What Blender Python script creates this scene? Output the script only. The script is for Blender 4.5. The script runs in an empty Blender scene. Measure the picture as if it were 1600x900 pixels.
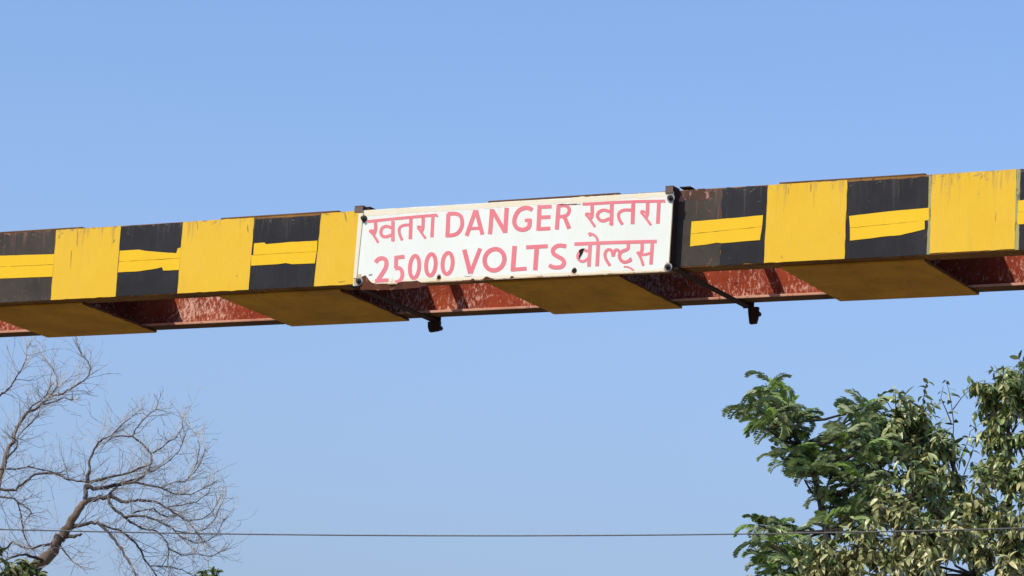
import bpy, bmesh, math, random
from mathutils import Vector, Matrix, Euler, noise
random.seed(11)
R = math.radians
S = bpy.context.scene
C = S.collection

# ------------------------------------------------------------------ camera
F_PX, PITCH, ROLL = 5606.24, 0.2191689, 0.0716140        # focal length in px of a 1600 px wide frame
CAM_Z = 1.6
fw = Vector((0, math.cos(PITCH), math.sin(PITCH)))
up0 = Vector((0, -math.sin(PITCH), math.cos(PITCH)))
rt = Vector((1, 0, 0))*math.cos(ROLL) + up0*math.sin(ROLL)
up = -Vector((1, 0, 0))*math.sin(ROLL) + up0*math.cos(ROLL)
cam_d = bpy.data.cameras.new('camera')
cam = bpy.data.objects.new('camera', cam_d)
C.objects.link(cam)
cam.matrix_world = Matrix(((rt.x, up.x, -fw.x, 0), (rt.y, up.y, -fw.y, 0), (rt.z, up.z, -fw.z, CAM_Z), (0, 0, 0, 1)))
cam_d.sensor_width = 36.0
cam_d.lens = 36.0*F_PX/1600.0
cam_d.clip_start = 0.1
cam_d.clip_end = 6000
S.camera = cam

# ------------------------------------------------------------------ beam frame (x along the beam, y away from the viewer, z up)
YAW = 0.5123649
BU = Vector((math.cos(YAW), -math.sin(YAW), 0))
BV = Vector((math.sin(YAW), math.cos(YAW), 0))
BEAM_D, BEAM_Z = 13.379291, 3.0252962 + CAM_Z            # beam underside height
BW, BH = 0.596, 0.30                                     # beam depth and height
BO = Vector((0, BEAM_D, 0))

# ------------------------------------------------------------------ light
LIGHT = BU*0.50 + BV*1.0 + Vector((0, 0, -1.0))          # direction the sunlight travels
to_sun = (-LIGHT).normalized()
SUN_EL = math.asin(to_sun.z)
SUN_ROT = math.atan2(to_sun.x, to_sun.y)
world = bpy.data.worlds.new('World')
S.world = world
world.use_nodes = True
wn, wl = world.node_tree.nodes, world.node_tree.links
sky = wn.new('ShaderNodeTexSky')
sky.sky_type = 'NISHITA'
sky.sun_disc = False
sky.sun_elevation = SUN_EL
sky.sun_rotation = SUN_ROT
sky.altitude = 0
sky.air_density = 1.0
sky.dust_density = 0.6
sky.ozone_density = 5.0
geo = wn.new('ShaderNodeNewGeometry')                    # dusty air: the sky dulls evenly towards the horizon all round
sep = wn.new('ShaderNodeSeparateXYZ')
wl.new(geo.outputs['Incoming'], sep.inputs[0])
mr = wn.new('ShaderNodeMapRange')
mr.interpolation_type = 'SMOOTHSTEP'
mr.inputs['From Min'].default_value = -0.31
mr.inputs['From Max'].default_value = -0.02
wl.new(sep.outputs['Z'], mr.inputs['Value'])
hz = wn.new('ShaderNodeMix')
hz.data_type = 'RGBA'
hz.inputs[7].default_value = (0.308/0.1875, 0.378/0.1875, 0.520/0.1875, 1)
wl.new(mr.outputs[0], hz.inputs[0])
hsv = wn.new('ShaderNodeHueSaturation')                  # the vivid periwinkle blue of the photograph
hsv.inputs['Hue'].default_value = 0.505
hsv.inputs['Saturation'].default_value = 1.0
wl.new(sky.outputs[0], hsv.inputs['Color'])
wl.new(hsv.outputs[0], hz.inputs[6])
wl.new(hz.outputs[2], wn['Background'].inputs[0])
wn['Background'].inputs[1].default_value = 0.15
sun_d = bpy.data.lights.new('sun', 'SUN')
sun_d.energy = 3.0
sun_d.angle = R(0.53)
sun_d.color = (1.0, 0.93, 0.80)
sun = bpy.data.objects.new('sun', sun_d)
C.objects.link(sun)
sun.rotation_euler = to_sun.to_track_quat('Z', 'Y').to_euler()
S.view_settings.view_transform = 'Standard'
S.view_settings.look = 'None'
S.view_settings.gamma = 1
S.view_settings.exposure = 0.34


# ------------------------------------------------------------------ helpers
def ray(x, y):
    return fw*F_PX + rt*(x-800) + up*(450-y)


def on_face(x, y, off=0.0):
    """photo pixel -> (s, z) on the vertical plane y = off of the beam frame, z above the beam underside"""
    d = ray(x, y)
    t = (BO - Vector((0, 0, CAM_Z)) + BV*off).dot(BV)/d.dot(BV)
    p = d*t + Vector((0, 0, CAM_Z)) - BO
    return p.dot(BU), p.z - BEAM_Z


def at(x, y, depth):
    """photo pixel -> world point on the upright plane at that distance"""
    d = ray(x, y)
    return d*(depth/d.y) + Vector((0, 0, CAM_Z))


def tag(o, label=None, cat=None, group=None, kind=None):
    for k, v in (('label', label), ('category', cat), ('group', group), ('kind', kind)):
        if v:
            o[k] = v
    return o


def empty(name, loc, rz=0.0):
    o = bpy.data.objects.new(name, None)
    o.empty_display_size = 0.2
    o.location = loc
    o.rotation_euler = (0, 0, rz)
    C.objects.link(o)
    return o


def link(name, me, mat, parent=None):
    o = bpy.data.objects.new(name, me)
    if mat and not me.materials:
        me.materials.append(mat)
    C.objects.link(o)
    if parent:
        o.parent = parent
    return o


class MB:
    def __init__(self):
        self.v, self.f = [], []

    def add(self, vs, fs):
        n = len(self.v)
        self.v += [tuple(a) for a in vs]
        self.f += [tuple(i+n for i in f) for f in fs]

    def box(self, x0, x1, y0, y1, z0, z1):
        self.add([(x, y, z) for x in (x0, x1) for y in (y0, y1) for z in (z0, z1)],
                 [(0, 1, 3, 2), (4, 6, 7, 5), (0, 4, 5, 1), (2, 3, 7, 6), (0, 2, 6, 4), (1, 5, 7, 3)])

    def prism(self, pts, y0, y1, zo):
        """outline (s, z) extruded from y0 (front) to y1"""
        n = len(pts)
        if sum(pts[i][0]*pts[(i+1) % n][1]-pts[(i+1) % n][0]*pts[i][1] for i in range(n)) < 0:
            pts = pts[::-1]
        self.add([(s, y0, z+zo) for s, z in pts] + [(s, y1, z+zo) for s, z in pts],
                 [tuple(range(n)), tuple(range(2*n-1, n-1, -1))] + [(i, i+n, (i+1) % n+n, (i+1) % n) for i in range(n)])

    def tube(self, pts, rad, n=5, cap=True):
        pts = [Vector(p) for p in pts]
        m = len(pts)
        base = len(self.v)
        a = None
        for i, p in enumerate(pts):
            d = (pts[min(i+1, m-1)] - pts[max(i-1, 0)])
            if d.length < 1e-9:
                d = Vector((0, 0, 1))
            d.normalize()
            if a is None:
                a = d.orthogonal().normalized()
            else:
                a = a - d*a.dot(d)
                a = a.normalized() if a.length > 1e-6 else d.orthogonal().normalized()
            b = d.cross(a)
            r = rad[i] if isinstance(rad, (list, tuple)) else rad
            for k in range(n):
                t = 2*math.pi*k/n
                self.v.append(tuple(p + (a*math.cos(t) + b*math.sin(t))*r))
        for i in range(m-1):
            for k in range(n):
                k2 = (k+1) % n
                self.f.append((base+i*n+k, base+i*n+k2, base+(i+1)*n+k2, base+(i+1)*n+k))
        if cap:
            self.f.append(tuple(base+k for k in range(n-1, -1, -1)))
            self.f.append(tuple(base+(m-1)*n+k for k in range(n)))

    def mesh(self, name, smooth=False):
        me = bpy.data.meshes.new(name)
        me.from_pydata(self.v, [], self.f)
        if smooth:
            me.polygons.foreach_set('use_smooth', [True]*len(me.polygons))
        me.update()
        return me

    def build(self, name, mat, parent=None, smooth=False, bevel=0.0):
        o = link(name, self.mesh(name, smooth), mat, parent)
        if bevel:
            b = o.modifiers.new('bevel', 'BEVEL')
            b.width = bevel
            b.segments = 2
            b.limit_method = 'ANGLE'
            b.angle_limit = R(40)
        return o


# ------------------------------------------------------------------ materials
def nodes_of(name):
    m = bpy.data.materials.new(name)
    m.use_nodes = True
    nt = m.node_tree
    return m, nt.nodes, nt.links, nt.nodes['Principled BSDF']


def ramp(n, l, fac, stops):
    r = n.new('ShaderNodeValToRGB')
    el = r.color_ramp.elements
    while len(el) < len(stops):
        el.new(0.5)
    for e, (p, c) in zip(el, stops):
        e.position = p
        e.color = (*c, 1) if len(c) == 3 else c
    l.new(fac, r.inputs[0])
    return r.outputs[0]


def mix(n, l, fac, a, b, mode='MIX'):
    m = n.new('ShaderNodeMix')
    m.data_type = 'RGBA'
    m.blend_type = mode
    for sock, v in ((m.inputs[0], fac), (m.inputs[6], a), (m.inputs[7], b)):
        if hasattr(v, 'links'):
            l.new(v, sock)
        elif isinstance(v, (int, float)):
            sock.default_value = v
        else:
            sock.default_value = (*v, 1)
    return m.outputs[2]


def tex(n, l, scale, kind='noise', detail=6, rough=0.6, stretch=(1, 1, 1), dist=0.0):
    tc = n.new('ShaderNodeTexCoord')
    mp = n.new('ShaderNodeMapping')
    mp.inputs['Scale'].default_value = stretch
    l.new(tc.outputs['Object'], mp.inputs[0])
    if kind == 'noise':
        t = n.new('ShaderNodeTexNoise')
        t.inputs['Detail'].default_value = detail
        t.inputs['Roughness'].default_value = rough
        t.inputs['Distortion'].default_value = dist
    else:
        t = n.new('ShaderNodeTexVoronoi')
    t.inputs['Scale'].default_value = scale
    l.new(mp.outputs[0], t.inputs['Vector'])
    return t.outputs[0]


def bump(n, l, b, h, strength, dist=0.002):
    bp = n.new('ShaderNodeBump')
    bp.inputs['Strength'].default_value = strength
    bp.inputs['Distance'].default_value = dist
    l.new(h, bp.inputs['Height'])
    l.new(bp.outputs[0], b.inputs['Normal'])


BLK, WHT = (0, 0, 0), (1, 1, 1)


def paint(name, base, shade, dirt, wear=0.68, rough=0.55, streak=1.0, wear_w=0.05, drip=None, drip_col=None, mottle=None):
    """brushed enamel paint: tone variation, vertical streaks, chips down to dirt colour, fine relief"""
    m, n, l, b = nodes_of(name)
    big = tex(n, l, 5.0, detail=4)
    c = mix(n, l, ramp(n, l, big, [(0.35, BLK), (0.68, WHT)]), base, shade)
    st = tex(n, l, 9.0, detail=5, stretch=(5, 1, 0.35))
    c = mix(n, l, ramp(n, l, st, [(0.56, BLK), (0.85, tuple([0.55*streak]*3))]), c, dirt)
    chip = tex(n, l, 26.0, detail=7, rough=0.65, stretch=(1.4, 1, 0.8))
    cm = ramp(n, l, chip, [(wear, BLK), (wear+wear_w, (0.85, 0.85, 0.85))])
    c = mix(n, l, cm, c, dirt)
    if mottle:                                             # faded, chalky areas
        mt = tex(n, l, 3.1, detail=7, rough=0.7, stretch=(1.0, 1, 0.7), dist=0.4)
        c = mix(n, l, ramp(n, l, mt, [(0.46, BLK), (0.70, (0.75, 0.75, 0.75))]), c, mottle)
        fine = tex(n, l, 150.0, detail=3, stretch=(1, 1, 0.25))
        c = mix(n, l, ramp(n, l, fine, [(0.54, BLK), (0.78, (0.12, 0.12, 0.12))]), c, dirt)
    if drip:                                               # grime run down from the top edge: thin vertical runs of different length
        z0, z1 = drip
        tc = n.new('ShaderNodeTexCoord')
        sp = n.new('ShaderNodeSeparateXYZ')
        l.new(tc.outputs['Object'], sp.inputs[0])
        gr = n.new('ShaderNodeMapRange')
        gr.inputs['From Min'].default_value, gr.inputs['From Max'].default_value = z0, z1
        l.new(sp.outputs['Z'], gr.inputs['Value'])
        run = tex(n, l, 34.0, detail=6, rough=0.7, stretch=(1.6, 1, 0.10))
        sm = n.new('ShaderNodeMath')
        sm.operation = 'MULTIPLY_ADD'
        sm.inputs[1].default_value = 0.20
        l.new(gr.outputs[0], sm.inputs[0])
        l.new(run, sm.inputs[2])
        c = mix(n, l, ramp(n, l, sm.outputs[0], [(0.68, BLK), (0.85, (0.65, 0.65, 0.65))]), c, drip_col)
        top_ = n.new('ShaderNodeMath')
        top_.operation = 'POWER'
        top_.inputs[1].default_value = 5.0
        l.new(gr.outputs[0], top_.inputs[0])
        ch = tex(n, l, 30.0, detail=8, rough=0.7, stretch=(1, 1, 1.6))
        s2 = n.new('ShaderNodeMath')
        s2.operation = 'MULTIPLY_ADD'
        s2.inputs[1].default_value = 0.13
        l.new(top_.outputs[0], s2.inputs[0])
        l.new(ch, s2.inputs[2])
        c = mix(n, l, ramp(n, l, s2.outputs[0], [(0.66, BLK), (0.70, (0.9, 0.9, 0.9))]), c, tuple(min(1, a*1.15+.02) for a in drip_col))
    l.new(c, b.inputs['Base Color'])
    b.inputs['Roughness'].default_value = rough
    b.inputs['Specular IOR Level'].default_value = 0.18
    bump(n, l, b, tex(n, l, 60.0, detail=5, stretch=(1, 1, 0.4)), 0.25, 0.001)
    return m


M_YELLOW = paint('yellow_paint', (0.79, 0.485, 0.026), (0.765, 0.45, 0.020), (0.36, 0.24, 0.09), 0.70, streak=.6, drip=(BEAM_Z+.14, BEAM_Z+BH), drip_col=(0.30, 0.20, 0.08), mottle=(0.79, 0.48, 0.045))
M_YELLOW_FRESH = paint('yellow_tape_film', (0.86, 0.53, 0.014), (0.83, 0.49, 0.012), (0.55, 0.33, 0.05), 0.80, 0.4, 0.6)
M_BLACK = paint('black_paint', (0.0155, 0.0145, 0.018), (0.0105, 0.010, 0.012), (0.050, 0.046, 0.044), 0.66, 0.62, 0.8, drip=(BEAM_Z+.12, BEAM_Z+BH), drip_col=(0.085, 0.07, 0.06), mottle=(0.032, 0.032, 0.037))
M_BLACK_WORN = paint('worn_black_paint', (0.066, 0.053, 0.040), (0.034, 0.030, 0.027), (0.13, 0.075, 0.055), 0.60, 0.75, 1.0, drip=(BEAM_Z+.10, BEAM_Z+BH), drip_col=(0.26, 0.12, 0.09), mottle=(0.062, 0.052, 0.038))
M_OLD = paint('old_pale_paint', (0.30, 0.29, 0.15), (0.42, 0.36, 0.12), (0.12, 0.12, 0.08), 0.55)
M_PLATE = paint('dirty_yellow_plate_paint', (0.76, 0.385, 0.038), (0.52, 0.27, 0.032), (0.16, 0.085, 0.03), 0.60, 0.8, 1.0, 0.14, mottle=(0.50, 0.26, 0.05))
M_STEEL = paint('rusty_brown_steel', (0.30, 0.145, 0.032), (0.17, 0.075, 0.024), (0.07, 0.035, 0.018), 0.58, 0.8, 1.0)
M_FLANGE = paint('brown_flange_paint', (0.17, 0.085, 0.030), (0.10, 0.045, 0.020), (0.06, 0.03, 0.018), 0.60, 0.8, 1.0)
M_EDGE = paint('sunlit_lip_tint', (0.66, 0.36, 0.26), (0.55, 0.24, 0.16), (0.25, 0.07, 0.04), 0.60, 0.8, 1.0)  # pale tone stands in for sun on the far flange lip
M_DARKSTEEL = paint('dark_strap_steel', (0.050, 0.026, 0.020), (0.035, 0.020, 0.016), (0.12, 0.055, 0.035), 0.62, 0.75)
M_BOLT = paint('weathered_bolt_steel', (0.055, 0.045, 0.04), (0.035, 0.028, 0.025), (0.15, 0.12, 0.10), 0.62, 0.6)
M_LUG = paint('brown_lug_paint', (0.17, 0.115, 0.10), (0.12, 0.075, 0.065), (0.30, 0.2, 0.16), 0.62, 0.6)
M_WASHER = paint('galvanised_washer', (0.34, 0.34, 0.34), (0.25, 0.25, 0.25), (0.15, 0.12, 0.10), 0.6, 0.5)
M_WHITE = paint('white_enamel', (0.82, 0.835, 0.755), (0.79, 0.81, 0.73), (0.70, 0.62, 0.48), 0.74, 0.35, 0.7, drip=(.10, .29), drip_col=(0.72, 0.64, 0.48), mottle=(0.76, 0.775, 0.69))
M_CREAM = paint('aged_cream_enamel', (0.80, 0.71, 0.50), (0.82, 0.76, 0.60), (0.45, 0.30, 0.15), 0.66, 0.4, 0.6)
M_RED = paint('faded_red_lettering', (0.74, 0.185, 0.21), (0.78, 0.24, 0.26), (0.58, 0.17, 0.16), 0.82, 0.4, 0.5)
M_RUST = paint('rust_patch', (0.13, 0.042, 0.020), (0.065, 0.022, 0.014), (0.32, 0.17, 0.09), 0.58, 0.9, 1.0)
M_HOLE = paint('dark_iron_and_recess_shade', (0.02, 0.013, 0.010), (0.012, 0.008, 0.007), (0.06, 0.035, 0.02), 0.66, 0.8)  # dark iron, also used as painted shade on the beam's inner faces


def red_oxide():
    m, n, l, b = nodes_of('flaking_red_oxide')
    c = mix(n, l, ramp(n, l, tex(n, l, 7, detail=5), [(0.35, BLK), (0.65, WHT)]), (0.34, 0.062, 0.026), (0.21, 0.034, 0.016))
    fl = tex(n, l, 46, detail=10, rough=0.78, stretch=(1.7, 1, 0.9), dist=0.3)
    big = tex(n, l, 3.3, detail=2)
    add = n.new('ShaderNodeMath')
    add.operation = 'MULTIPLY_ADD'
    add.inputs[1].default_value = 0.42
    l.new(big, add.inputs[0])
    l.new(fl, add.inputs[2])
    c = mix(n, l, ramp(n, l, add.outputs[0], [(0.735, BLK), (0.835, WHT)]), c, (0.72, 0.42, 0.32))
    dk = tex(n, l, 40, detail=6)
    c = mix(n, l, ramp(n, l, dk, [(0.60, BLK), (0.72, (0.8, 0.8, 0.8))]), c, (0.10, 0.022, 0.016))
    l.new(c, b.inputs['Base Color'])
    b.inputs['Roughness'].default_value = 0.85
    b.inputs['Specular IOR Level'].default_value = 0.08
    bump(n, l, b, fl, 0.5, 0.002)
    return m


M_OXIDE = red_oxide()


def bark(name, a, bcol, c3):
    m, n, l, b = nodes_of(name)
    c = mix(n, l, ramp(n, l, tex(n, l, 6, detail=8, stretch=(1, 1, 0.5)), [(0.38, BLK), (0.62, WHT)]), a, bcol)
    c = mix(n, l, ramp(n, l, tex(n, l, 2.2, detail=4), [(0.52, BLK), (0.66, WHT)]), c, c3)
    l.new(c, b.inputs['Base Color'])
    b.inputs['Roughness'].default_value = 0.9
    bump(n, l, b, tex(n, l, 22, detail=8, stretch=(1, 1, 0.3)), 0.8, 0.02)
    return m


M_BARK_DRY = bark('grey_brown_dry_bark', (0.11, 0.075, 0.054), (0.24, 0.17, 0.12), (0.36, 0.26, 0.185))
M_BRANCH_DRY = bark('dry_branch_bark', (0.045, 0.035, 0.031), (0.085, 0.065, 0.054), (0.15, 0.115, 0.09))
M_TWIG_DRY = bark('dry_twig_bark', (0.36, 0.34, 0.32), (0.44, 0.42, 0.40), (0.50, 0.48, 0.455))
M_BARK = bark('dark_green_tree_bark', (0.032, 0.028, 0.022), (0.06, 0.05, 0.038), (0.09, 0.07, 0.05))


def leaf_mat(name, cols, rough=0.45, trans=0.25, attr=True):
    m, n, l, b = nodes_of(name)
    oi = n.new('ShaderNodeObjectInfo')
    at_ = n.new('ShaderNodeAttribute')
    at_.attribute_name = 'tone'
    add = n.new('ShaderNodeMath')
    add.operation = 'ADD'
    l.new(at_.outputs['Fac'], add.inputs[0])
    l.new(oi.outputs['Random'], add.inputs[1])
    fr = n.new('ShaderNodeMath')
    fr.operation = 'FRACT'
    l.new(add.outputs[0], fr.inputs[0])
    k = len(cols)
    c = ramp(n, l, fr.outputs[0], [(i/(k-1), col) for i, col in enumerate(cols)])
    c = mix(n, l, ramp(n, l, tex(n, l, 9, detail=3), [(0.3, BLK), (0.7, (0.35, 0.35, 0.35))]), c, (0.05, 0.07, 0.02))
    l.new(c, b.inputs['Base Color'])
    b.inputs['Roughness'].default_value = rough
    b.inputs['Specular IOR Level'].default_value = 0.45
    tr = n.new('ShaderNodeBsdfTranslucent')
    l.new(mix(n, l, 1.0, c, (0.9, 1.0, 0.35), 'MULTIPLY'), tr.inputs[0])
    ms = n.new('ShaderNodeMixShader')
    ms.inputs[0].default_value = trans
    out = n['Material Output']
    l.new(b.outputs[0], ms.inputs[1])
    l.new(tr.outputs[0], ms.inputs[2])
    l.new(ms.outputs[0], out.inputs[0])
    return m


M_LEAF_OLIVE = leaf_mat('dusty_olive_leaf', [(0.055, 0.11, 0.035), (0.18, 0.27, 0.07), (0.60, 0.59, 0.28), (0.33, 0.40, 0.13), (0.075, 0.14, 0.04), (0.55, 0.48, 0.21), (0.13, 0.21, 0.055)], 0.36, 0.06)
M_LEAF_PALE = leaf_mat('pale_warm_leaf', [(0.07, 0.10, 0.03), (0.27, 0.28, 0.085), (0.70, 0.66, 0.33), (0.46, 0.45, 0.17), (0.10, 0.13, 0.04), (0.66, 0.57, 0.26), (0.22, 0.24, 0.075)], 0.36, 0.06)  # paler, warmer leaf tones for the lower lumps
M_LEAF_FERN = leaf_mat('deep_green_pinnate_leaf', [(0.075, 0.125, 0.045), (0.22, 0.28, 0.115), (0.40, 0.45, 0.23), (0.28, 0.42, 0.09), (0.13, 0.19, 0.07)], 0.34, 0.18)
M_LEAF_FRESH = leaf_mat('fresh_green_leaf', [(0.05, 0.09, 0.025), (0.13, 0.18, 0.05), (0.34, 0.34, 0.14), (0.09, 0.13, 0.04)], 0.36, 0.15)


def ground_mat():
    m, n, l, b = nodes_of('dusty_earth')
    c = mix(n, l, ramp(n, l, tex(n, l, 0.25, detail=8), [(0.4, BLK), (0.6, WHT)]), (0.20, 0.145, 0.085), (0.14, 0.115, 0.06))
    l.new(c, b.inputs['Base Color'])
    b.inputs['Roughness'].default_value = 0.95
    bump(n, l, b, tex(n, l, 3, detail=8), 0.6, 0.05)
    return m


def asphalt_mat():
    m, n, l, b = nodes_of('worn_asphalt')
    c = mix(n, l, ramp(n, l, tex(n, l, 0.8, detail=8), [(0.4, BLK), (0.6, WHT)]), (0.10, 0.092, 0.082), (0.16, 0.145, 0.125))
    l.new(c, b.inputs['Base Color'])
    b.inputs['Roughness'].default_value = 0.9
    bump(n, l, b, tex(n, l, 60, detail=4), 0.4, 0.01)
    return m


# ------------------------------------------------------------------ ground and road
g = MB()
g.add([(-2500, -2500, 0), (2500, -2500, 0), (2500, 2500, 0), (-2500, 2500, 0)], [(0, 1, 2, 3)])
tag(g.build('ground', ground_mat()), kind='structure')
rd = MB()
rd.add([(-3.2, -60, 0.004), (3.2, -60, 0.004), (3.2, 60, 0.004), (-3.2, 60, 0.004)], [(0, 1, 2, 3)])
ro = rd.build('road', asphalt_mat())
ro.location = BO
ro.rotation_euler = (0, 0, -YAW)
tag(ro, kind='structure')

# ------------------------------------------------------------------ height gauge beam
S0, S1 = -4.05, 4.05
gauge = empty('height_gauge', BO, -YAW)
tag(gauge, 'long steel height gauge beam painted in yellow and black blocks across the sky', 'height gauge')
Z = BEAM_Z
FT, FWID = 0.011, 0.080


def channel(y_web, sgn):
    t = 0.009
    pr = [(y_web, 0), (y_web+sgn*FWID, 0), (y_web+sgn*FWID, FT), (y_web+sgn*t, FT+0.003), (y_web+sgn*t, BH-FT-0.003),
          (y_web+sgn*FWID, BH-FT), (y_web+sgn*FWID, BH), (y_web, BH)]
    mb = MB()
    n = len(pr)
    vs = [(S0, y, z+Z) for y, z in pr] + [(S1, y, z+Z) for y, z in pr]
    fs = [(i, (i+1) % n, (i+1) % n+n, i+n) for i in range(n)] + [tuple(range(n-1, -1, -1)), tuple(range(n, 2*n))]
    if sgn < 0:
        fs = [f[::-1] for f in fs]
    mb.add(vs, fs)
    return mb


front = channel(0.0, 1).build('channel_beam', M_STEEL, gauge, bevel=0.0025)
front.data.materials.append(M_HOLE)
for i_ in (2, 3, 4):
    front.data.polygons[i_].material_index = 1           # inner faces blackened, recess shade put into the colour
far = channel(BW, -1).build('channel_beam', M_OXIDE, gauge, bevel=0.0025)
front['label'] = 'front steel channel carrying the yellow and black blocks'
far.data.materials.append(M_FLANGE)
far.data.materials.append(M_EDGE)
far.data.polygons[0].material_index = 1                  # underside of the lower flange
far.data.polygons[1].material_index = 2                  # its lip, sunlight painted on as a pale tone
far['label'] = 'rear steel channel with flaking red oxide paint inside'

# batten plates, eight underneath and seven on top
PITCH_B = 1.2368
plates = [(-2.6105 + PITCH_B*k, -2.6105 + PITCH_B*k + 0.5655) for k in range(-1, 6)]
for k, (a, b_) in enumerate(plates):
    m = MB()
    j = random.uniform(-.004, .004)
    m.box(a+j, b_+j, 0.050, BW+0.004, Z-0.0095, Z-0.0005)
    o = m.build('bottom_batten_plate', M_PLATE, gauge, bevel=0.0015)
    o.data.materials.append(M_HOLE)
    o.data.polygons[5].material_index = 1                # upper side, inside the beam, with shade painted in
    for e_ in (a+j, b_+j):                               # weld bead along each end of the plate
        wb = MB()
        ys = [0.055+(BW-.06)*i/24 for i in range(25)]
        wb.tube([(e_+random.uniform(-.0012, .0012), y, Z-.0045+random.uniform(-.001, .001)) for y in ys], [random.uniform(.0035, .0055) for _ in ys], 5)
        wb.build('weld_bead', M_FLANGE, o, smooth=True)
    m = MB()
    m.box(a-0.004*k+j+.012, b_+0.004*k-j-.006, 0.003, BW-0.002, Z+BH+0.0005, Z+BH+0.0072)
    o = m.build('top_batten_plate', M_FLANGE, gauge, bevel=0.0015)
    o.data.materials.append(M_HOLE)
    o.data.polygons[4].material_index = 1                # underside, inside the beam, darkened as painted shade

# supporting posts beside the road
for s0 in (S0+0.05, S1-0.35):
    m = MB()
    for y0, y1 in ((0.02, 0.10), (BW-0.10, BW-0.02)):
        m.box(s0, s0+0.30, y0, y1, 0.0, Z-0.0105)
    for k in range(7):
        m.box(s0+0.02, s0+0.28, 0.1005, BW-0.1005, 0.35+k*0.6, 0.60+k*0.6)
    m.build('support_post', M_PLATE, gauge)


def ragged(p, amp=0.0012, step=0.03, seed=0.0):
    """outline with hand-painted wobble"""
    out = []
    n = len(p)
    for i in range(n):
        a, b = Vector(p[i]), Vector(p[(i+1) % n])
        k = max(1, int((b-a).length/step))
        nrm = Vector((-(b-a).y, (b-a).x)).normalized()
        for j in range(k):
            q = a.lerp(b, j/k)
            w = noise.noise(Vector((q.x*31+seed, q.y*31, seed)))*amp*2 if j else 0
            out.append((q.x+nrm.x*w, q.y+nrm.y*w))
    return out

def zc(pts, ox, oy, k):
    return [(ox+x/k, oy+y/k) for x, y in pts]


def px_poly(pts, off=0.0):
    return [on_face(x, y, off) for x, y in pts]


def stripe(name, mat, sa, sb, y0, y1, seed, ztop=0.2985, zbot=0.0015, amp=0.0013, lab=None):
    (a0, a1), (b0, b1) = sa, sb                              # left edge (top, bottom), right edge (top, bottom)
    p = ragged([(a1, zbot), (b1, zbot), (b0, ztop), (a0, ztop)], amp, 0.025, seed)
    m = MB()
    m.prism(p, y0, y1, Z)
    o = m.build(name, mat, front)
    if lab:
        o['label'] = lab
    return o


def sx(xt, yt, xb, yb):
    return (on_face(xt, yt)[0], on_face(xb, yb)[0])


E = {  # block edges read off the photograph: top and bottom pixel
    'a': sx(88.2, 359.8, 79.7, 469), 'b': sx(189.6, 353.4, 181, 463.3), 'c': sx(286.2, 348.3, 277.3, 458.2),
    'd': sx(397.8, 340.2, 388.8, 453.1), 'e': sx(502.6, 333.5, 491, 448), 'h': sx(1200.5, 288.3, 1193.9, 412.6),
    'i': sx(1324.2, 280.2, 1319.9, 404.5), 'j': sx(1452.0, 272.9, 1448.3, 399), 'k': sx(1588.7, 263.4, 1585.7, 392)}
Y0, Y1 = -0.0026, -0.0004
YB0, YB1 = -0.0018, -0.0004
sh = lambda e, d: (e[0]+d, e[1]+d)
stripe('black_stripe', M_BLACK_WORN, sh(E['a'], -.33), sh(E['a'], -.0005), YB0, YB1, 1)
stripe('yellow_stripe', M_YELLOW, E['a'], E['b'], Y0, Y1, 2)
stripe('black_stripe', M_BLACK, sh(E['b'], .001), sh(E['c'], -.001), YB0, YB1, 3, 0.297, 0.003, 0.002)
stripe('yellow_stripe', M_YELLOW, sh(E['c'], .0005), E['d'], Y0, Y1, 4)
stripe('black_stripe', M_BLACK, sh(E['d'], .0005), sh(E['e'], -.0005), YB0, YB1, 5, 0.291)
stripe('yellow_stripe', M_YELLOW, E['e'], sh(E['e'], .32), Y0, Y1, 6)
stripe('black_stripe', M_BLACK_WORN, (0.55, 0.55), (0.865, 0.875), YB0, YB1, 7, 0.297, 0.003, 0.006, 'browned weathered half of a black block')
stripe('black_stripe', M_BLACK, (0.866, 0.876), sh(E['h'], -.0005), YB0+.0002, YB1, 8, 0.296, 0.003, 0.006)
stripe('yellow_stripe', M_YELLOW, E['h'], E['i'], Y0, Y1, 8)
stripe('black_stripe', M_BLACK, sh(E['i'], .001), sh(E['j'], -.001), YB0, YB1, 9, 0.291, 0.001, 0.003)
stripe('yellow_stripe', M_YELLOW, sh(E['j'], .011), E['k'], Y0, Y1, 10, 0.2985, 0.005)
stripe('black_stripe', M_BLACK, sh(E['k'], .016), sh(E['k'], .33), YB0, YB1, 11)
rp = MB()                                                   # red primer showing through the top left corner of the worn block
rp.prism(ragged(px_poly(zc([(100, 132), (170, 124), (272, 122), (285, 150), (262, 178), (225, 186), (190, 170), (150, 176), (128, 196), (102, 190)], 1030, 260, 3.46), -.0024), .0035, .008, 3.3), -.0024, YB1, Z)
rp.build('flaked_patch', paint('bare_primer_patch', (0.105, 0.048, 0.034), (0.060, 0.034, 0.027), (0.40, 0.24, 0.18), 0.55, 0.8, 1.0), front)
M_GRIME = paint('brown_grime', (0.50, 0.32, 0.055), (0.38, 0.24, 0.05), (0.22, 0.15, 0.05), 0.55, 0.7)
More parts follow.
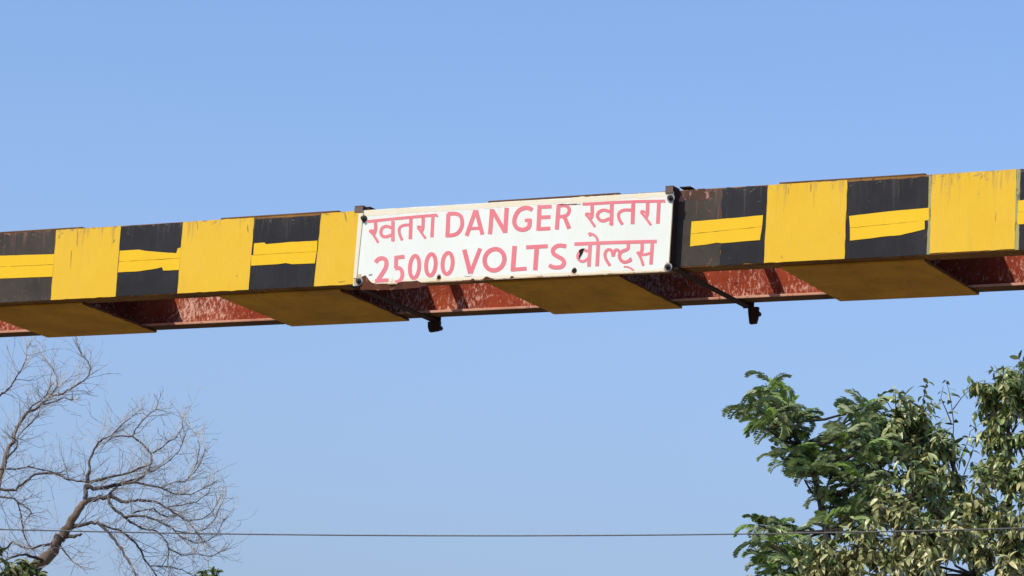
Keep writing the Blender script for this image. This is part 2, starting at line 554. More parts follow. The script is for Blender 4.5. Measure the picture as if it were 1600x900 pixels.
grime = [((475, 178), (470, 292), 9, 0), ((437, 318), (430, 425), 6, 0), ((362, 222), (358, 245), 12, 0), ((702, 250), (690, 272), 13, 0), ((560, 180), (585, 182), 10, 0), ((520, 172), (515, 215), 5, 0),
         ((455, 160), (460, 208), 9, 1), ((390, 468), (393, 482), 10, 1), ((150, 150), (152, 190), 6, 1), ((1052, 92), (1062, 142), 12, 1), ((930, 96), (955, 98), 9, 1), ((1010, 512), (1055, 506), 9, 1),
         ((820, 88), (819, 138), 9, 2), ((700, 112), (698, 150), 5, 2), ((940, 92), (938, 124), 5, 2), ((660, 480), (664, 500), 6, 2),
         ((882, 86), (870, 112), 8, 3), ((700, 100), (702, 150), 5, 3), ((640, 92), (660, 94), 8, 3), ((960, 300), (958, 360), 4, 3)]
zooms = [(0, 310, 3.913), (270, 310, 3.913), (1030, 260, 3.46), (1300, 250, 3.75)]
for i_, (p0, p1, w_, zi) in enumerate(grime):
    a_, b2 = Vector(p0), Vector(p1)
    nn = Vector((-(b2-a_).y, (b2-a_).x)).normalized()*w_*.5
    ol = []
    for k in range(9):
        ol.append(a_.lerp(b2, k/8)+nn*(.35+.65*math.sin(math.pi*(k+.5)/9))*random.uniform(.5, 1.1))
    for k in range(8, -1, -1):
        ol.append(a_.lerp(b2, k/8)-nn*(.35+.65*math.sin(math.pi*(k+.5)/9))*random.uniform(.5, 1.1))
    gm = MB()
    gm.prism(px_poly(zc([(q.x, q.y) for q in ol], *zooms[zi]), -.0031), -.0031, -.0022, Z)
    gm.build('grime_mark', M_GRIME, front)
# strips of older paint showing at the edges of the newer blocks
stripe('old_paint_edge', M_OLD, sh(E['j'], -.0005), sh(E['j'], .0105), YB0, YB1, 12, amp=.001)
stripe('old_paint_edge', M_OLD, sh(E['k'], .0005), sh(E['k'], .0155), YB0, YB1, 13, amp=.002)
# the same blocks go on beyond both ends of the picture
s = E['a'][0]-.33
k = 0
while s > S0+.02:
    s2 = max(s-.325, S0+.01)
    stripe('yellow_stripe' if k % 2 == 0 else 'black_stripe', M_YELLOW if k % 2 == 0 else M_BLACK, (s2, s2), (s-.001, s-.001), Y0, Y1, 20+k)
    s = s2
    k += 1
s = E['k'][0]+.331
k = 0
while s < S1-.02:
    s2 = min(s+.325, S1-.01)
    stripe('yellow_stripe' if k % 2 == 0 else 'black_stripe', M_YELLOW if k % 2 == 0 else M_BLACK, (s, s), (s2-.001, s2-.001), Y0, Y1, 40+k)
    s = s2
    k += 1

# bright strips of tape across the black blocks, two to a block



tapes = [
    (zc([(-300, 366), (0, 350), (330, 341), (328, 403), (0, 417), (-300, 432)], 0, 310, 3.913),
     zc([(-300, 434), (0, 419), (328, 405), (320, 478), (0, 490), (-300, 505)], 0, 310, 3.913)),
    (zc([(732, 320), (850, 313), (885, 320), (1000, 330), (1078, 335), (1086, 306), (1106, 300), (1100, 364), (900, 376), (727, 385)], 0, 310, 3.913),
     zc([(727, 387), (900, 378), (1100, 366), (1095, 437), (998, 441), (990, 420), (960, 428), (850, 445), (720, 452)], 0, 310, 3.913)),
    (zc([(497, 275), (560, 270), (570, 280), (700, 268), (884, 258), (880, 325), (640, 336), (520, 345), (492, 345)], 270, 310, 3.913),
     zc([(480, 347), (520, 347), (640, 338), (880, 327), (868, 397), (730, 402), (690, 395), (640, 402), (478, 411)], 270, 310, 3.913)),
    (zc([(175, 298), (400, 279), (561, 264), (556, 325), (170, 364)], 1030, 260, 3.46),
     zc([(170, 366), (556, 327), (548, 372), (545, 398), (340, 415), (310, 412), (280, 418), (167, 433)], 1030, 260, 3.46)),
    (zc([(100, 328), (340, 300), (568, 280), (568, 352), (330, 375), (105, 397)], 1300, 250, 3.75),
     zc([(105, 399), (330, 377), (543, 355), (543, 405), (400, 440), (320, 446), (240, 457), (105, 472)], 1300, 250, 3.75)),
    (zc([(1090, 238), (1500, 200), (1500, 270), (1090, 304)], 1300, 250, 3.75),
     zc([(1088, 306), (1500, 272), (1500, 345), (1085, 378)], 1300, 250, 3.75)),
]
for i, pair in enumerate(tapes):
    for j, pl in enumerate(pair):
        m = MB()
        yo = -0.0031 - 0.0004*j
        m.prism(ragged(px_poly(pl, yo), 0.0006, 0.02, i*3+j), yo, -0.0019, Z)
        m.build('yellow_tape_strip', M_YELLOW_FRESH, front)

# ------------------------------------------------------------------ danger sign on its clamps
sign = empty('danger_sign', BO + BV*(-0.05) + Vector((0, 0, Z)), -YAW)
tag(sign, 'white enamel warning sign with faded red English and Hindi lettering bolted to the beam', 'sign')
OFF = 0.05                                                  # sign children use local y = beam y + OFF


def sg(mb, name, mat, **kw):
    """mesh written in beam coordinates (z from the underside) -> child of the sign"""
    mb.v = [(x, y+OFF, z) for x, y, z in mb.v]
    return mb.build(name, mat, sign, **kw)


SL, SR = -0.683, 0.690
top = lambda s: 0.2865 - 0.0035*(s-SL)/(SR-SL)
botz = lambda s: -0.0175 - 0.0085*(s-SL)/(SR-SL)
m = MB()
m.prism(ragged([(SL, botz(SL)), (SR, botz(SR)), (SR, top(SR)), (SL, top(SL))], 0.0006, 0.05), -0.050, -0.046, 0)
sg(m, 'panel', M_WHITE, bevel=0.001)
m = MB()                                                    # aged top and right margins, left edge strip
m.prism(ragged([(SL+.024, .262), (SR-.004, .266), (SR-.004, top(SR)-.002), (SL+.024, top(SL)-.002)], .004, .02, 5), -0.0504, -0.0499, 0)
sg(m, 'aged_margin', M_CREAM)
m = MB()
m.prism(ragged([(SL+.024, botz(SL)+.003), (SR-.004, botz(SR)+.003), (SR-.004, botz(SR)+.012), (SL+.024, botz(SL)+.020)], .003, .02, 9), -0.0504, -0.0499, 0)
sg(m, 'aged_margin', M_CREAM)
m = MB()
m.prism([(SL+.0005, botz(SL)+.03), (SL+.016, botz(SL)+.03), (SL+.022, top(SL)-.002), (SL+.0005, top(SL)-.002)], -0.0535, -0.0501, 0)
sg(m, 'edge_strip', M_CREAM, bevel=0.001)
m = MB()
m.prism([(SR-.006, botz(SR)+.02), (SR-.0005, botz(SR)+.02), (SR-.0005, top(SR)-.03), (SR-.006, top(SR)-.03)], -0.0520, -0.0501, 0)
sg(m, 'edge_strip', M_CREAM, bevel=0.0006)


def patch(name, pts, mat, off=-0.0512, ox=0, oy=0, k=1.0, amp=.0012, th=.0010):
    m = MB()
    m.prism(ragged(px_poly(zc(pts, ox, oy, k), off), amp, .008, ox*.1), off, off+th, 0)
    return sg(m, name, mat)


# rusted lower left edge, chips and bolt holes
patch('rust_patch', [(150, 500), (200, 440), (245, 425), (275, 460), (300, 500), (340, 535), (420, 550), (500, 545), (570, 548), (590, 580), (650, 600),
                     (690, 575), (720, 530), (800, 515), (900, 512), (1000, 500), (1060, 530), (1090, 552), (1180, 560), (1100, 585), (1000, 610), (600, 640), (300, 640), (180, 640), (150, 560)],
      M_RUST, ox=545, oy=385, k=9.412)
patch('chip', [(290, 415), (320, 402), (345, 410), (330, 428), (295, 432)], M_WASHER, ox=545, oy=385, k=9.412)
patch('chip', [(605, 470), (635, 450), (650, 500), (610, 520)], M_CREAM, ox=545, oy=385, k=9.412, off=-.0516)
patch('chip', [(665, 815), (720, 765), (760, 765), (800, 785), (890, 800), (860, 825), (680, 832)], M_RUST, ox=700, oy=370, k=12.308)
patch('chip', [(1180, 800), (1215, 755), (1250, 755), (1275, 790)], M_RUST, ox=700, oy=370, k=12.308)
patch('chip', [(245, 850), (300, 835), (440, 825), (455, 805), (500, 805), (515, 838), (380, 870), (250, 880)], M_RUST, ox=700, oy=370, k=12.308)
patch('chip', [(305, 752), (380, 758), (460, 748), (380, 766)], M_BOLT, ox=700, oy=370, k=12.308)
patch('chip', [(1280, 325), (1330, 290), (1390, 285), (1365, 330), (1345, 385), (1315, 430), (1280, 495), (1290, 420), (1300, 380)], M_HOLE, ox=800, oy=365, k=12.308, off=-.0528, amp=.0004)
patch('chip', [(1060, 20), (1130, 14), (1500, 6), (1510, 14), (1140, 30)], M_RUST, ox=785, oy=318, k=12.308)


M_STAIN = paint('rust_stained_enamel', (0.50, 0.32, 0.17), (0.66, 0.50, 0.32), (0.22, 0.10, 0.05), 0.56, 0.5, 1.0)
m = MB()                                                    # rusted turned lower edge
pe = [(SL+.10+(SR-SL-.11)*i/60, botz(SL+.10+(SR-SL-.11)*i/60)+.0035+.0045*abs(noise.noise(Vector((i*.37, 2.2, 0))))) for i in range(61)]
m.prism([(SR-.010, botz(SR-.010)+.0006), (SL+.10, botz(SL+.10)+.0006)][::-1] + pe[::-1], -0.0508, -0.0501, 0)
sg(m, 'rust_edge', M_STAIN)
for rs_, rz_, rr_ in ((on_face(567.5, 341.0, -.05) + (.017,)), (on_face(686, 433.5, -.05) + (.015,)), (on_face(897.5, 423, -.05) + (.016,)), (on_face(1043, 417, -.05) + (.020,)), (on_face(560, 436, -.05)+(.026,))):
    pts_ = []
    for i in range(18):
        an = 2*math.pi*i/18
        r_ = rr_*(1+.5*noise.noise(Vector((rs_*9+math.cos(an)*1.3, rz_*9+math.sin(an)*1.3, 4))))*(1.25 if math.sin(an) < -.2 else .9)
        pts_.append((rs_+.72*r_*math.cos(an), max(rz_+r_*math.sin(an), botz(rs_)+.001)))
    m = MB()
    m.prism(pts_, -0.0506, -0.0501, 0)
    sg(m, 'rust_stain', M_STAIN)


def disc(cs, cz, r, y0, y1, n=12, sq=1.0):
    m = MB()
    m.prism([(cs+r*math.cos(2*math.pi*i/n), cz+sq*r*math.sin(2*math.pi*i/n)) for i in range(n)], y0, y1, 0)
    return m


for x, y, r in ((686, 433.5, .0085), (897.5, 423, .0105)):
    cs, cz = on_face(x, y, -.05)
    sg(disc(cs, cz, r, -.0511, -.0500), 'bolt_hole', M_HOLE)
for x, y, wash in ((567.5, 341.0, False), (1047.0, 309.0, True), (560.0, 439.0, True), (1043.0, 417.0, True)):
    cs, cz = on_face(x, y, -.058)
    m = disc(cs, cz, .0115, -.060, -.051, 6)
    m.v += disc(cs, cz, .0065, -.070, -.0601, 8).v
    nf = len(m.v)-16
    m.f += [tuple(i+nf for i in f) for f in disc(cs, cz, .0065, -.070, -.0601, 8).f]
    bo = sg(m, 'bolt', M_BOLT, bevel=.001)
    wm = disc(cs, cz, .0165 if wash else .0135, -.0533, -.0506, 14)
    wm.v = [(a, b+OFF, c) for a, b, c in wm.v]
    wm.build('washer', M_WASHER if wash else M_BOLT, bo)

# the two clamps: strap over the top, back down under the beam, side plate, hanging tail at the rear
for ca, cb, tail, lug in ((-0.712, -0.664, (-0.717, -0.657, -0.060, -0.056), (-0.701, -0.662)), (0.688, 0.733, (0.713, 0.760, -0.084, -0.082), (0.657, 0.6895))):
    st = MB()
    st.box(ca, cb, 0.0005, BW+0.012, BH+0.0095, BH+0.0140)
    sg(st, 'clamp_strap', M_DARKSTEEL, bevel=.001)
    st = MB()
    st.box(ca+.004, cb-.007, -0.044, BW+0.012, -0.0150, -0.0105)
    sg(st, 'clamp_strap', M_DARKSTEEL, bevel=.001)
    st = MB()                                               # rear leg of the strap
    st.box(ca, cb, BW+0.0125, BW+0.018, -0.0165, BH+0.0140)
    sg(st, 'clamp_strap', M_DARKSTEEL)
    st = MB()                                               # side plate between beam face and sign
    st.box(lug[1]-.006, lug[1], -0.0455, -0.003, -0.0100, BH-0.001)
    sg(st, 'clamp_side_plate', M_DARKSTEEL)
    st = MB()                                               # lug bent over the sign's top edge
    st.box(lug[0], lug[1], -0.0560, 0.0, BH-0.0005, BH+0.0050)
    st.box(lug[0], lug[1], -0.0560, -0.0515, BH-0.024, BH-0.0010)
    sg(st, 'clamp_lug', M_LUG, bevel=.001)
    st = MB()
    a, b_, z1, z2 = tail
    st.prism([(a+.004, -.017), (a+.006, -.040), (a+.014, z1), (b_-.006, z2), (b_-.001, z2+.022), (b_, -.017)], BW-.006, BW+.0118, 0)
    t = sg(st, 'clamp_tail', M_DARKSTEEL, bevel=.0015)
    nut = disc(b_+.001, -.045, .010, BW-.012, BW+.010, 6)
    nut.v = [(x, y+OFF, z) for x, y, z in nut.v]
    nut.build('nut', M_DARKSTEEL, t)

# ---- lettering: brush strokes traced on the sign plane, one mesh per word
LIFT = [0]


def smooth_line(p, closed=False):
    if len(p) < 3:
        return [Vector(a) for a in p]
    out = []
    n = len(p)
    P_ = [Vector(a) for a in p]
    rng = range(n) if closed else range(n-1)
    for i in rng:
        p0 = P_[(i-1) % n] if closed or i > 0 else P_[i]
        p1, p2 = P_[i], P_[(i+1) % n]
        p3 = P_[(i+2) % n] if closed or i+2 < n else p2
        for j in range(5):
            t = j/5
            out.append(0.5*((2*p1) + (p2-p0)*t + (2*p0-5*p1+4*p2-p3)*t*t + (3*p1-p0-3*p2+p3)*t**3))
    if not closed:
        out.append(P_[-1])
    return out


def ribbon(mb, pts, w, reg, curve=True, closed=False):
    ox, oy, k = reg
    pl = smooth_line(pts, closed) if curve else [Vector(a) for a in pts]
    n = len(pl)
    L, Rr = [], []
    for i, p in enumerate(pl):
        if closed:
            d = pl[(i+1) % n]-pl[i-1]
        else:
            d = pl[min(i+1, n-1)]-pl[max(i-1, 0)]
        d.normalize()
        nn = Vector((-d.y, d.x))
        ww = w*0.5
        L.append(p+nn*ww)
        Rr.append(p-nn*ww)
    LIFT[0] += 1
    off = -0.0507 - 0.00002*(LIFT[0] % 24)
    q = [on_face(ox+a.x/k, oy+a.y/k, off) for a in L] + [on_face(ox+a.x/k, oy+a.y/k, off) for a in Rr]
    vs = [(s_, off, z_) for s_, z_ in q] + [(s_, -0.0501, z_) for s_, z_ in q]
    m2 = 2*n
    fs = []
    for i in range(n if closed else n-1):
        j = (i+1) % n
        fs += [(i, j, j+n, i+n), (i+m2, i, i+m2, j) if False else (i, i+m2, j+m2, j), (i+n, j+n, j+n+m2, i+n+m2)]
    if not closed:
        fs += [(0, n, n+m2, m2), (n-1, n-1+m2, 2*n-1+m2, 2*n-1)]
    mb.add(vs, fs)


def ell(cx, cy, rx, ry, sl=0.0):
    return [(cx+rx*math.cos(t)+sl*-math.sin(t)*ry, cy+ry*math.sin(t)) for t in [2*math.pi*i/10 for i in range(10)]]


R1, R2, R3, R4 = (565, 320, 12.308), (685, 310, 12.308), (785, 305, 12.308), (905, 300, 11.4286)
R5, R6, R7, R8 = (545, 385, 9.412), (700, 370, 12.308), (800, 365, 12.308), (890, 355, 9.412)
LN = False
words = {
    'khatra': (R1, [([(110, 322), (640, 267), (1100, 225), (1450, 195)], 56, LN), ([(1425, 200), (1470, 228)], 38, LN),
                    ([(265, 300), (268, 470), (232, 570)], 64, 1), ([(150, 500), (225, 575), (320, 728)], 48, 1), ([(145, 505), (195, 492), (260, 505)], 42, 1),
                    ([(575, 440), (470, 412), (395, 450), (370, 530), (400, 600), (480, 612), (580, 575)], 60, 1), ([(602, 310), (600, 645), (600, 700)], 66, LN), ([(570, 655), (615, 705)], 26, LN),
                    ([(948, 270), (935, 660)], 66, LN), ([(930, 385), (820, 390), (740, 430), (720, 500), (740, 590), (778, 682)], 54, 1),
                    ([(1182, 250), (1178, 430), (1145, 530)], 62, 1), ([(1075, 430), (1135, 515), (1230, 648)], 46, 1), ([(1072, 432), (1100, 415), (1165, 440)], 42, 1),
                    ([(1370, 220), (1350, 622)], 62, LN)]),
    'danger': (R2, [([(190, 290), (170, 745)], 76, LN), ([(180, 297), (330, 292), (425, 340), (456, 450), (440, 560), (370, 665), (270, 705), (150, 713)], 72, 1),
                    ([(712, 225), (540, 717)], 76, LN), ([(722, 225), (845, 692)], 76, LN), ([(620, 577), (800, 570)], 58, LN),
                    ([(1030, 203), (990, 686)], 78, LN), ([(1035, 225), (1282, 650)], 80, LN), ([(1312, 180), (1282, 660)], 80, LN)]),
    'danger_b': (R3, [([(575, 280), (500, 245), (400, 250), (300, 310), (238, 430), (230, 540), (280, 630), (380, 662), (470, 640), (515, 590), (525, 470)], 80, 1), ([(430, 483), (560, 477)], 66, LN),
                      ([(715, 190), (690, 682)], 80, LN), ([(700, 228), (945, 217)], 72, LN), ([(720, 427), (925, 417)], 72, LN), ([(690, 650), (920, 637)], 72, LN),
                      ([(1080, 178), (1045, 660)], 78, LN), ([(1065, 205), (1200, 197), (1272, 240), (1282, 310), (1240, 380), (1160, 407), (1070, 412)], 66, 1), ([(1190, 410), (1285, 642)], 78, LN)]),
    'khatra_b': (R4, [([(60, 217), (600, 187), (1000, 170), (1530, 160)], 52, LN), ([(1505, 165), (1535, 185)], 30, LN),
                      ([(230, 220), (228, 410), (195, 480)], 62, 1), ([(112, 395), (185, 480), (282, 622)], 46, 1), ([(110, 398), (150, 385), (220, 410)], 44, 1),
                      ([(545, 350), (440, 322), (350, 360), (325, 430), (370, 500), (440, 512), (545, 472)], 58, 1), ([(582, 200), (572, 590)], 68, LN), ([(535, 560), (590, 600)], 24, LN),
                      ([(965, 180), (950, 572)], 68, LN), ([(940, 322), (800, 322), (720, 362), (700, 420), (720, 500), (772, 580)], 55, 1),
                      ([(1220, 180), (1217, 370), (1190, 450)], 62, 1), ([(1098, 355), (1170, 440), (1280, 588)], 46, 1), ([(1095, 357), (1130, 342), (1205, 370)], 42, 1),
                      ([(1422, 170), (1402, 562)], 64, LN)]),
    'number': (R5, [([(392, 235), (430, 190), (490, 172), (545, 205), (545, 300), (495, 390), (420, 505)], 60, 1), ([(385, 507), (582, 495)], 54, LN),
                    ([(818, 150), (672, 168)], 58, LN), ([(697, 150), (692, 320)], 56, LN), ([(680, 325), (745, 320), (783, 375), (780, 455), (742, 510), (680, 530)], 56, 1)]
               + [(ell(cx, cy, rx, ry, .07), 57, 2) for cx, cy, rx, ry in ((966, 302, 68, 165), (1206, 270, 70, 158), (1452, 250, 74, 156))]),
    'volts': (R6, [([(312, 245), (428, 705)], 86, LN), ([(618, 222), (432, 705)], 76, LN), (ell(893, 440, 190, 206, .08), 84, 2),
                   ([(1280, 175), (1245, 655)], 88, LN), ([(1210, 632), (1510, 610)], 74, LN)]),
    'volts_b': (R7, [([(270, 262), (685, 240)], 76, LN), ([(475, 260), (445, 702)], 86, LN),
                     ([(1040, 245), (940, 228), (850, 245), (785, 315), (805, 390), (880, 440), (965, 490), (1000, 560), (960, 630), (870, 650), (780, 642), (712, 605)], 80, 1)]),
    'volts_hindi': (R8, [([(70, 247), (600, 225), (1280, 207)], 50, LN), ([(302, 240), (282, 578)], 52, LN),
                         ([(262, 355), (200, 332), (140, 370), (118, 440), (160, 497), (215, 497), (275, 455)], 42, 1),
                         ([(422, 230), (402, 572)], 52, LN), ([(285, 98), (340, 105), (390, 145), (415, 200)], 36, 1), ([(285, 78), (310, 130)], 44, LN),
                         ([(592, 565), (535, 470), (520, 390), (560, 330), (615, 345), (640, 430)], 44, 1), ([(640, 425), (665, 345), (700, 332), (730, 362)], 44, 1),
                         ([(858, 220), (855, 315), (770, 355), (730, 415), (760, 490), (820, 512), (905, 480)], 48, 1), ([(885, 450), (902, 492)], 40, LN),
                         ([(795, 580), (870, 590), (945, 637)], 26, 1),
                         ([(1065, 220), (1062, 345), (1015, 405)], 50, 1), ([(992, 360), (1045, 450), (1085, 568)], 40, 1), ([(1000, 372), (1070, 395)], 40, LN), ([(1055, 405), (1120, 400), (1200, 375)], 40, 1),
                         ([(1218, 215), (1195, 548)], 52, LN)]),
}
joins = [('khatra',), ('danger', 'danger_b'), ('khatra_b',), ('number',), ('volts', 'volts_b'), ('volts_hindi',)]
for grp in joins:
    mb = MB()
    for key in grp:
        reg, strokes = words[key]
        for pts, w, mode in strokes:
            ribbon(mb, pts, w, reg, curve=bool(mode), closed=(mode == 2))
    sg(mb, 'lettering', M_RED)

# ------------------------------------------------------------------ overhead wire
WIRE_D = 27.0
m = MB()
pts = []
for i in range(61):
    x = -3200 + 8000*i/60
    yy = 836.5 - 13.0*((x-860)/800.0)**2 if False else 837.2 - 11.0*((x-800)/800.0)**2 - 1.0*(x-800)/800.0
    pts.append(at(x, yy, WIRE_D))
m.tube(pts, 0.0052, 6)
wire = m.build('overhead_wire', bark('grey_cable_sheath', (0.15, 0.14, 0.13), (0.20, 0.19, 0.175), (0.17, 0.16, 0.15)), None, smooth=True)
tag(wire, 'thin grey cable running nearly level across the lower part of the view', 'cable')

# ------------------------------------------------------------------ bare tree on the left
BT_D = 40.0
PXM = BT_D/F_PX                                             # metres per photo pixel there


def tree_root(name, pt, label, cat, group=None):
    o = empty(name, (pt.x, pt.y, 0))
    tag(o, label, cat, group)
    return o


bare = tree_root('bare_tree', at(-60, 900, BT_D), 'leafless tree with a tangle of grey twigs behind the left end of the beam', 'tree')


def local(mb, root):
    l = root.location
    mb.v = [(x-l.x, y-l.y, z-l.z) for x, y, z in mb.v]
    return mb


rng = random.Random(5)
skel = [  # (depth offset at start, at end, [(x, y, width px)...])
    (0, -.2, [(30, 905, 30), (60, 880, 26), (85, 855, 22), (103, 828, 19), (112, 812, 16), (128, 790, 14), (135, 782, 12)]),
    (-.2, .3, [(134, 784, 10), (134, 770, 9), (137, 748, 8), (140, 735, 5), (139, 722, 4.5), (146, 705, 4), (152, 694, 3.5), (160, 686, 3), (172, 682, 2.5), (190, 664, 2), (210, 648, 1.6)]),
    (-.2, -.9, [(137, 755, 6), (160, 749, 5), (190, 742, 4), (205, 738, 3.5), (217, 731, 3), (230, 728, 2)]),
    (-.2, -.5, [(136, 762, 8), (150, 763, 7), (175, 759, 6.5), (195, 755, 6), (215, 754, 5), (228, 758, 4), (250, 762, 3.5), (270, 771, 3), (283, 773, 2.5), (300, 772, 2), (316, 764, 1.5)]),
    (-.3, .6, [(150, 765, 5), (180, 757, 4.5), (195, 753, 4), (212, 750, 4), (224, 745, 4), (232, 735, 4), (237, 720, 4), (235, 708, 4), (222, 693, 3.6), (207, 682, 3.2), (190, 681, 2.8), (175, 683, 2.4), (165, 692, 2)]),
    (.5, 1.2, [(236, 709, 3), (252, 700, 2.5), (262, 691, 2.2), (275, 684, 2), (285, 668, 1.6), (286, 652, 1.3)]),
    (.5, .2, [(207, 682, 2.5), (212, 670, 2.2), (222, 658, 2), (232, 648, 1.6), (243, 640, 1.3)]),
    (-.4, .8, [(250, 762, 3), (262, 757, 3), (275, 753, 2.7), (288, 753, 2.4), (298, 743, 2), (312, 727, 1.7), (320, 705, 1.3)]),
    (-.2, -1.0, [(134, 784, 11), (150, 780, 10), (168, 776, 8), (175, 776, 7), (190, 784, 6), (200, 784, 5.5), (215, 781, 5), (235, 783, 4.5), (250, 787, 4.2), (262, 794, 4), (275, 803, 3.6), (285, 810, 3.4), (296, 816, 3), (305, 828, 2.6), (314, 840, 2.2), (318, 852, 1.8)]),
    (-.3, .9, [(170, 776, 6), (178, 765, 5), (186, 758, 4), (196, 753, 3)]),
    (-.4, -1.4, [(170, 780, 6), (176, 793, 5.5), (194, 808, 5), (212, 806, 4.4), (230, 808, 4), (246, 813, 3.8), (258, 820, 3.4), (268, 824, 3), (274, 831, 2.4), (286, 842, 1.8), (300, 856, 1.4)]),
    (-.5, -.2, [(190, 805, 5), (200, 812, 4.4), (212, 820, 3.8), (222, 826, 3.2), (242, 829, 3), (252, 836, 2.6), (262, 848, 2.3), (264, 860, 2), (262, 880, 1.5)]),
    (-.8, .4, [(208, 802, 3.4), (226, 797, 3), (240, 794, 2.8), (250, 804, 2.5), (260, 807, 2.2), (278, 806, 2)]),
    (-.1, -1.2, [(110, 826, 9), (125, 821, 7), (140, 817, 6), (152, 816, 6), (165, 828, 5.4), (180, 844, 5), (190, 858, 4.6), (198, 872, 4.2), (207, 888, 3.8), (215, 908, 3.4)]),
    (-.4, .5, [(152, 816, 4), (170, 824, 3.6), (190, 830, 3.6), (200, 838, 3.6), (210, 846, 3.4), (220, 860, 3.2), (224, 872, 3), (234, 884, 2.6), (248, 904, 2.4)]),
    (0, -.4, [(98, 838, 9), (114, 838, 7), (122, 836, 5), (128, 835, 3)]),
    (0, .8, [(88, 846, 6), (70, 852, 4.6), (50, 857, 4.2), (38, 856, 4), (20, 846, 3.8), (8, 858, 3.6), (-5, 872, 3.4)]),
    (0, -.6, [(66, 876, 7), (50, 870, 5), (35, 867, 4.4), (20, 870, 4), (0, 878, 4), (-12, 884, 4)]),
    (0, -.5, [(94, 852, 3), (104, 866, 2.8), (112, 876, 2.4), (124, 884, 1.8)]),
    (.6, .9, [(-12, 800, 14), (-4, 770, 12), (3, 738, 10), (8, 718, 9), (13, 700, 8), (22, 683, 7.4), (26, 668, 6.8), (35, 655, 6.2), (43, 644, 5.8), (58, 638, 5.2), (70, 627, 4.8), (80, 619, 4), (95, 616, 3.4), (110, 608, 3), (125, 598, 2.7), (138, 588, 2.3), (142, 575, 2), (138, 565, 1.6), (128, 556, 1.3)]),
    (.7, 1.4, [(72, 626, 3.6), (78, 618, 3.4), (85, 610, 3), (90, 600, 2.8), (88, 588, 2.4), (82, 574, 2), (74, 566, 1.5)]),
    (.6, .1, [(44, 643, 3), (50, 634, 2.6), (62, 627, 2.2), (72, 618, 2), (78, 606, 1.6)]),
    (.6, 1.3, [(16, 697, 4), (32, 677, 3), (36, 672, 2.8), (50, 660, 2.4), (60, 648, 2), (62, 636, 1.4)]),
    (.6, 1.2, [(-14, 632, 4.6), (0, 618, 4), (10, 611, 3.6), (17, 604, 3.2), (25, 590, 2.8), (34, 577, 2.4), (41, 560, 1.8), (42, 543, 1.3)]),
    (.8, .3, [(68, 632, 3), (85, 628, 2.6), (100, 621, 2.2), (113, 625, 1.6)]),
    (.2, -.5, [(-14, 762, 6), (0, 764, 5.4), (25, 766, 5), (40, 752, 4.6), (55, 741, 4.2), (85, 739, 4), (100, 747, 3.6), (120, 752, 3.4), (138, 752, 3)]),
    (.3, -.3, [(-10, 774, 4), (8, 777, 3.4), (22, 779, 3.2), (30, 786, 3), (45, 795, 2.6), (49, 802, 2.2), (40, 812, 1.7)]),
    (.1, .3, [(27, 784, 2.8), (32, 800, 2.6), (34, 815, 2.5), (36, 832, 2.3), (43, 848, 1.8)]),
    (.3, 1.1, [(-8, 733, 3.4), (25, 733, 3), (45, 729, 2.6), (70, 735, 2.3), (92, 740, 1.8)]),
    (-.9, -.2, [(282, 838, 2.4), (305, 849, 2.2), (325, 845, 2), (340, 834, 1.6), (348, 815, 1.3)]),
    (-1.0, -.4, [(272, 829, 2.4), (300, 834, 2.2), (320, 827, 1.9), (336, 811, 1.5), (344, 790, 1.2)]),
    (-.4, .2, [(264, 858, 2), (285, 868, 1.9), (305, 865, 1.7), (330, 870, 1.5), (345, 862, 1.2)]),
    (-.7, .1, [(292, 814, 2.4), (316, 811, 2), (333, 799, 1.6), (342, 780, 1.3)]),
    (-.6, .3, [(260, 793, 2.4), (285, 789, 2.1), (308, 784, 1.8), (326, 769, 1.5), (334, 752, 1.2)]),
    (-.3, .5, [(234, 884, 2.2), (260, 885, 1.9), (285, 890, 1.6), (302, 900, 1.3)]),
    (.2, .8, [(298, 743, 2), (308, 722, 1.7), (312, 700, 1.4), (308, 682, 1.2)]),
    (.3, -.4, [(215, 741, 2.4), (240, 736, 2), (262, 722, 1.7), (280, 705, 1.4), (286, 690, 1.2)]),
    (.8, .2, [(6, 728, 3), (14, 712, 3), (26, 700, 2.6), (28, 690, 2.3), (20, 684, 1.8)]),
]
tw = MB()


def grow(p, d, length, r, level):
    """one wandering twig; p is a world point, d a direction"""
    n = max(3, int(length/0.09))
    pts, rr = [p.copy()], [r]
    q, dd = p.copy(), d.normalized()
    for i in range(n):
        dd = (dd + Vector((rng.uniform(-1, 1), rng.uniform(-1, 1), rng.uniform(-1, 1)+.13))*(0.42 if rng.random() < .35 else 0.12)).normalized()
        q = q + dd*(length/n)
        if level < 2 and i > 1 and rng.random() < .05:
            break
        pts.append(q.copy())
        rr.append(r*(1-0.62*(i+1)/n))
        if level < 2 and i > 0 and rng.random() < (0.60 if level == 0 else 0.42):
            side = (dd + Vector((rng.uniform(-1, 1), rng.uniform(-1, 1), rng.uniform(-.6, 1)))*0.85).normalized()
            grow(q, side, length*rng.uniform(.35, .65), max(r*0.72, .0024), level+1)
    tw.tube(pts, rr, 3, cap=False)


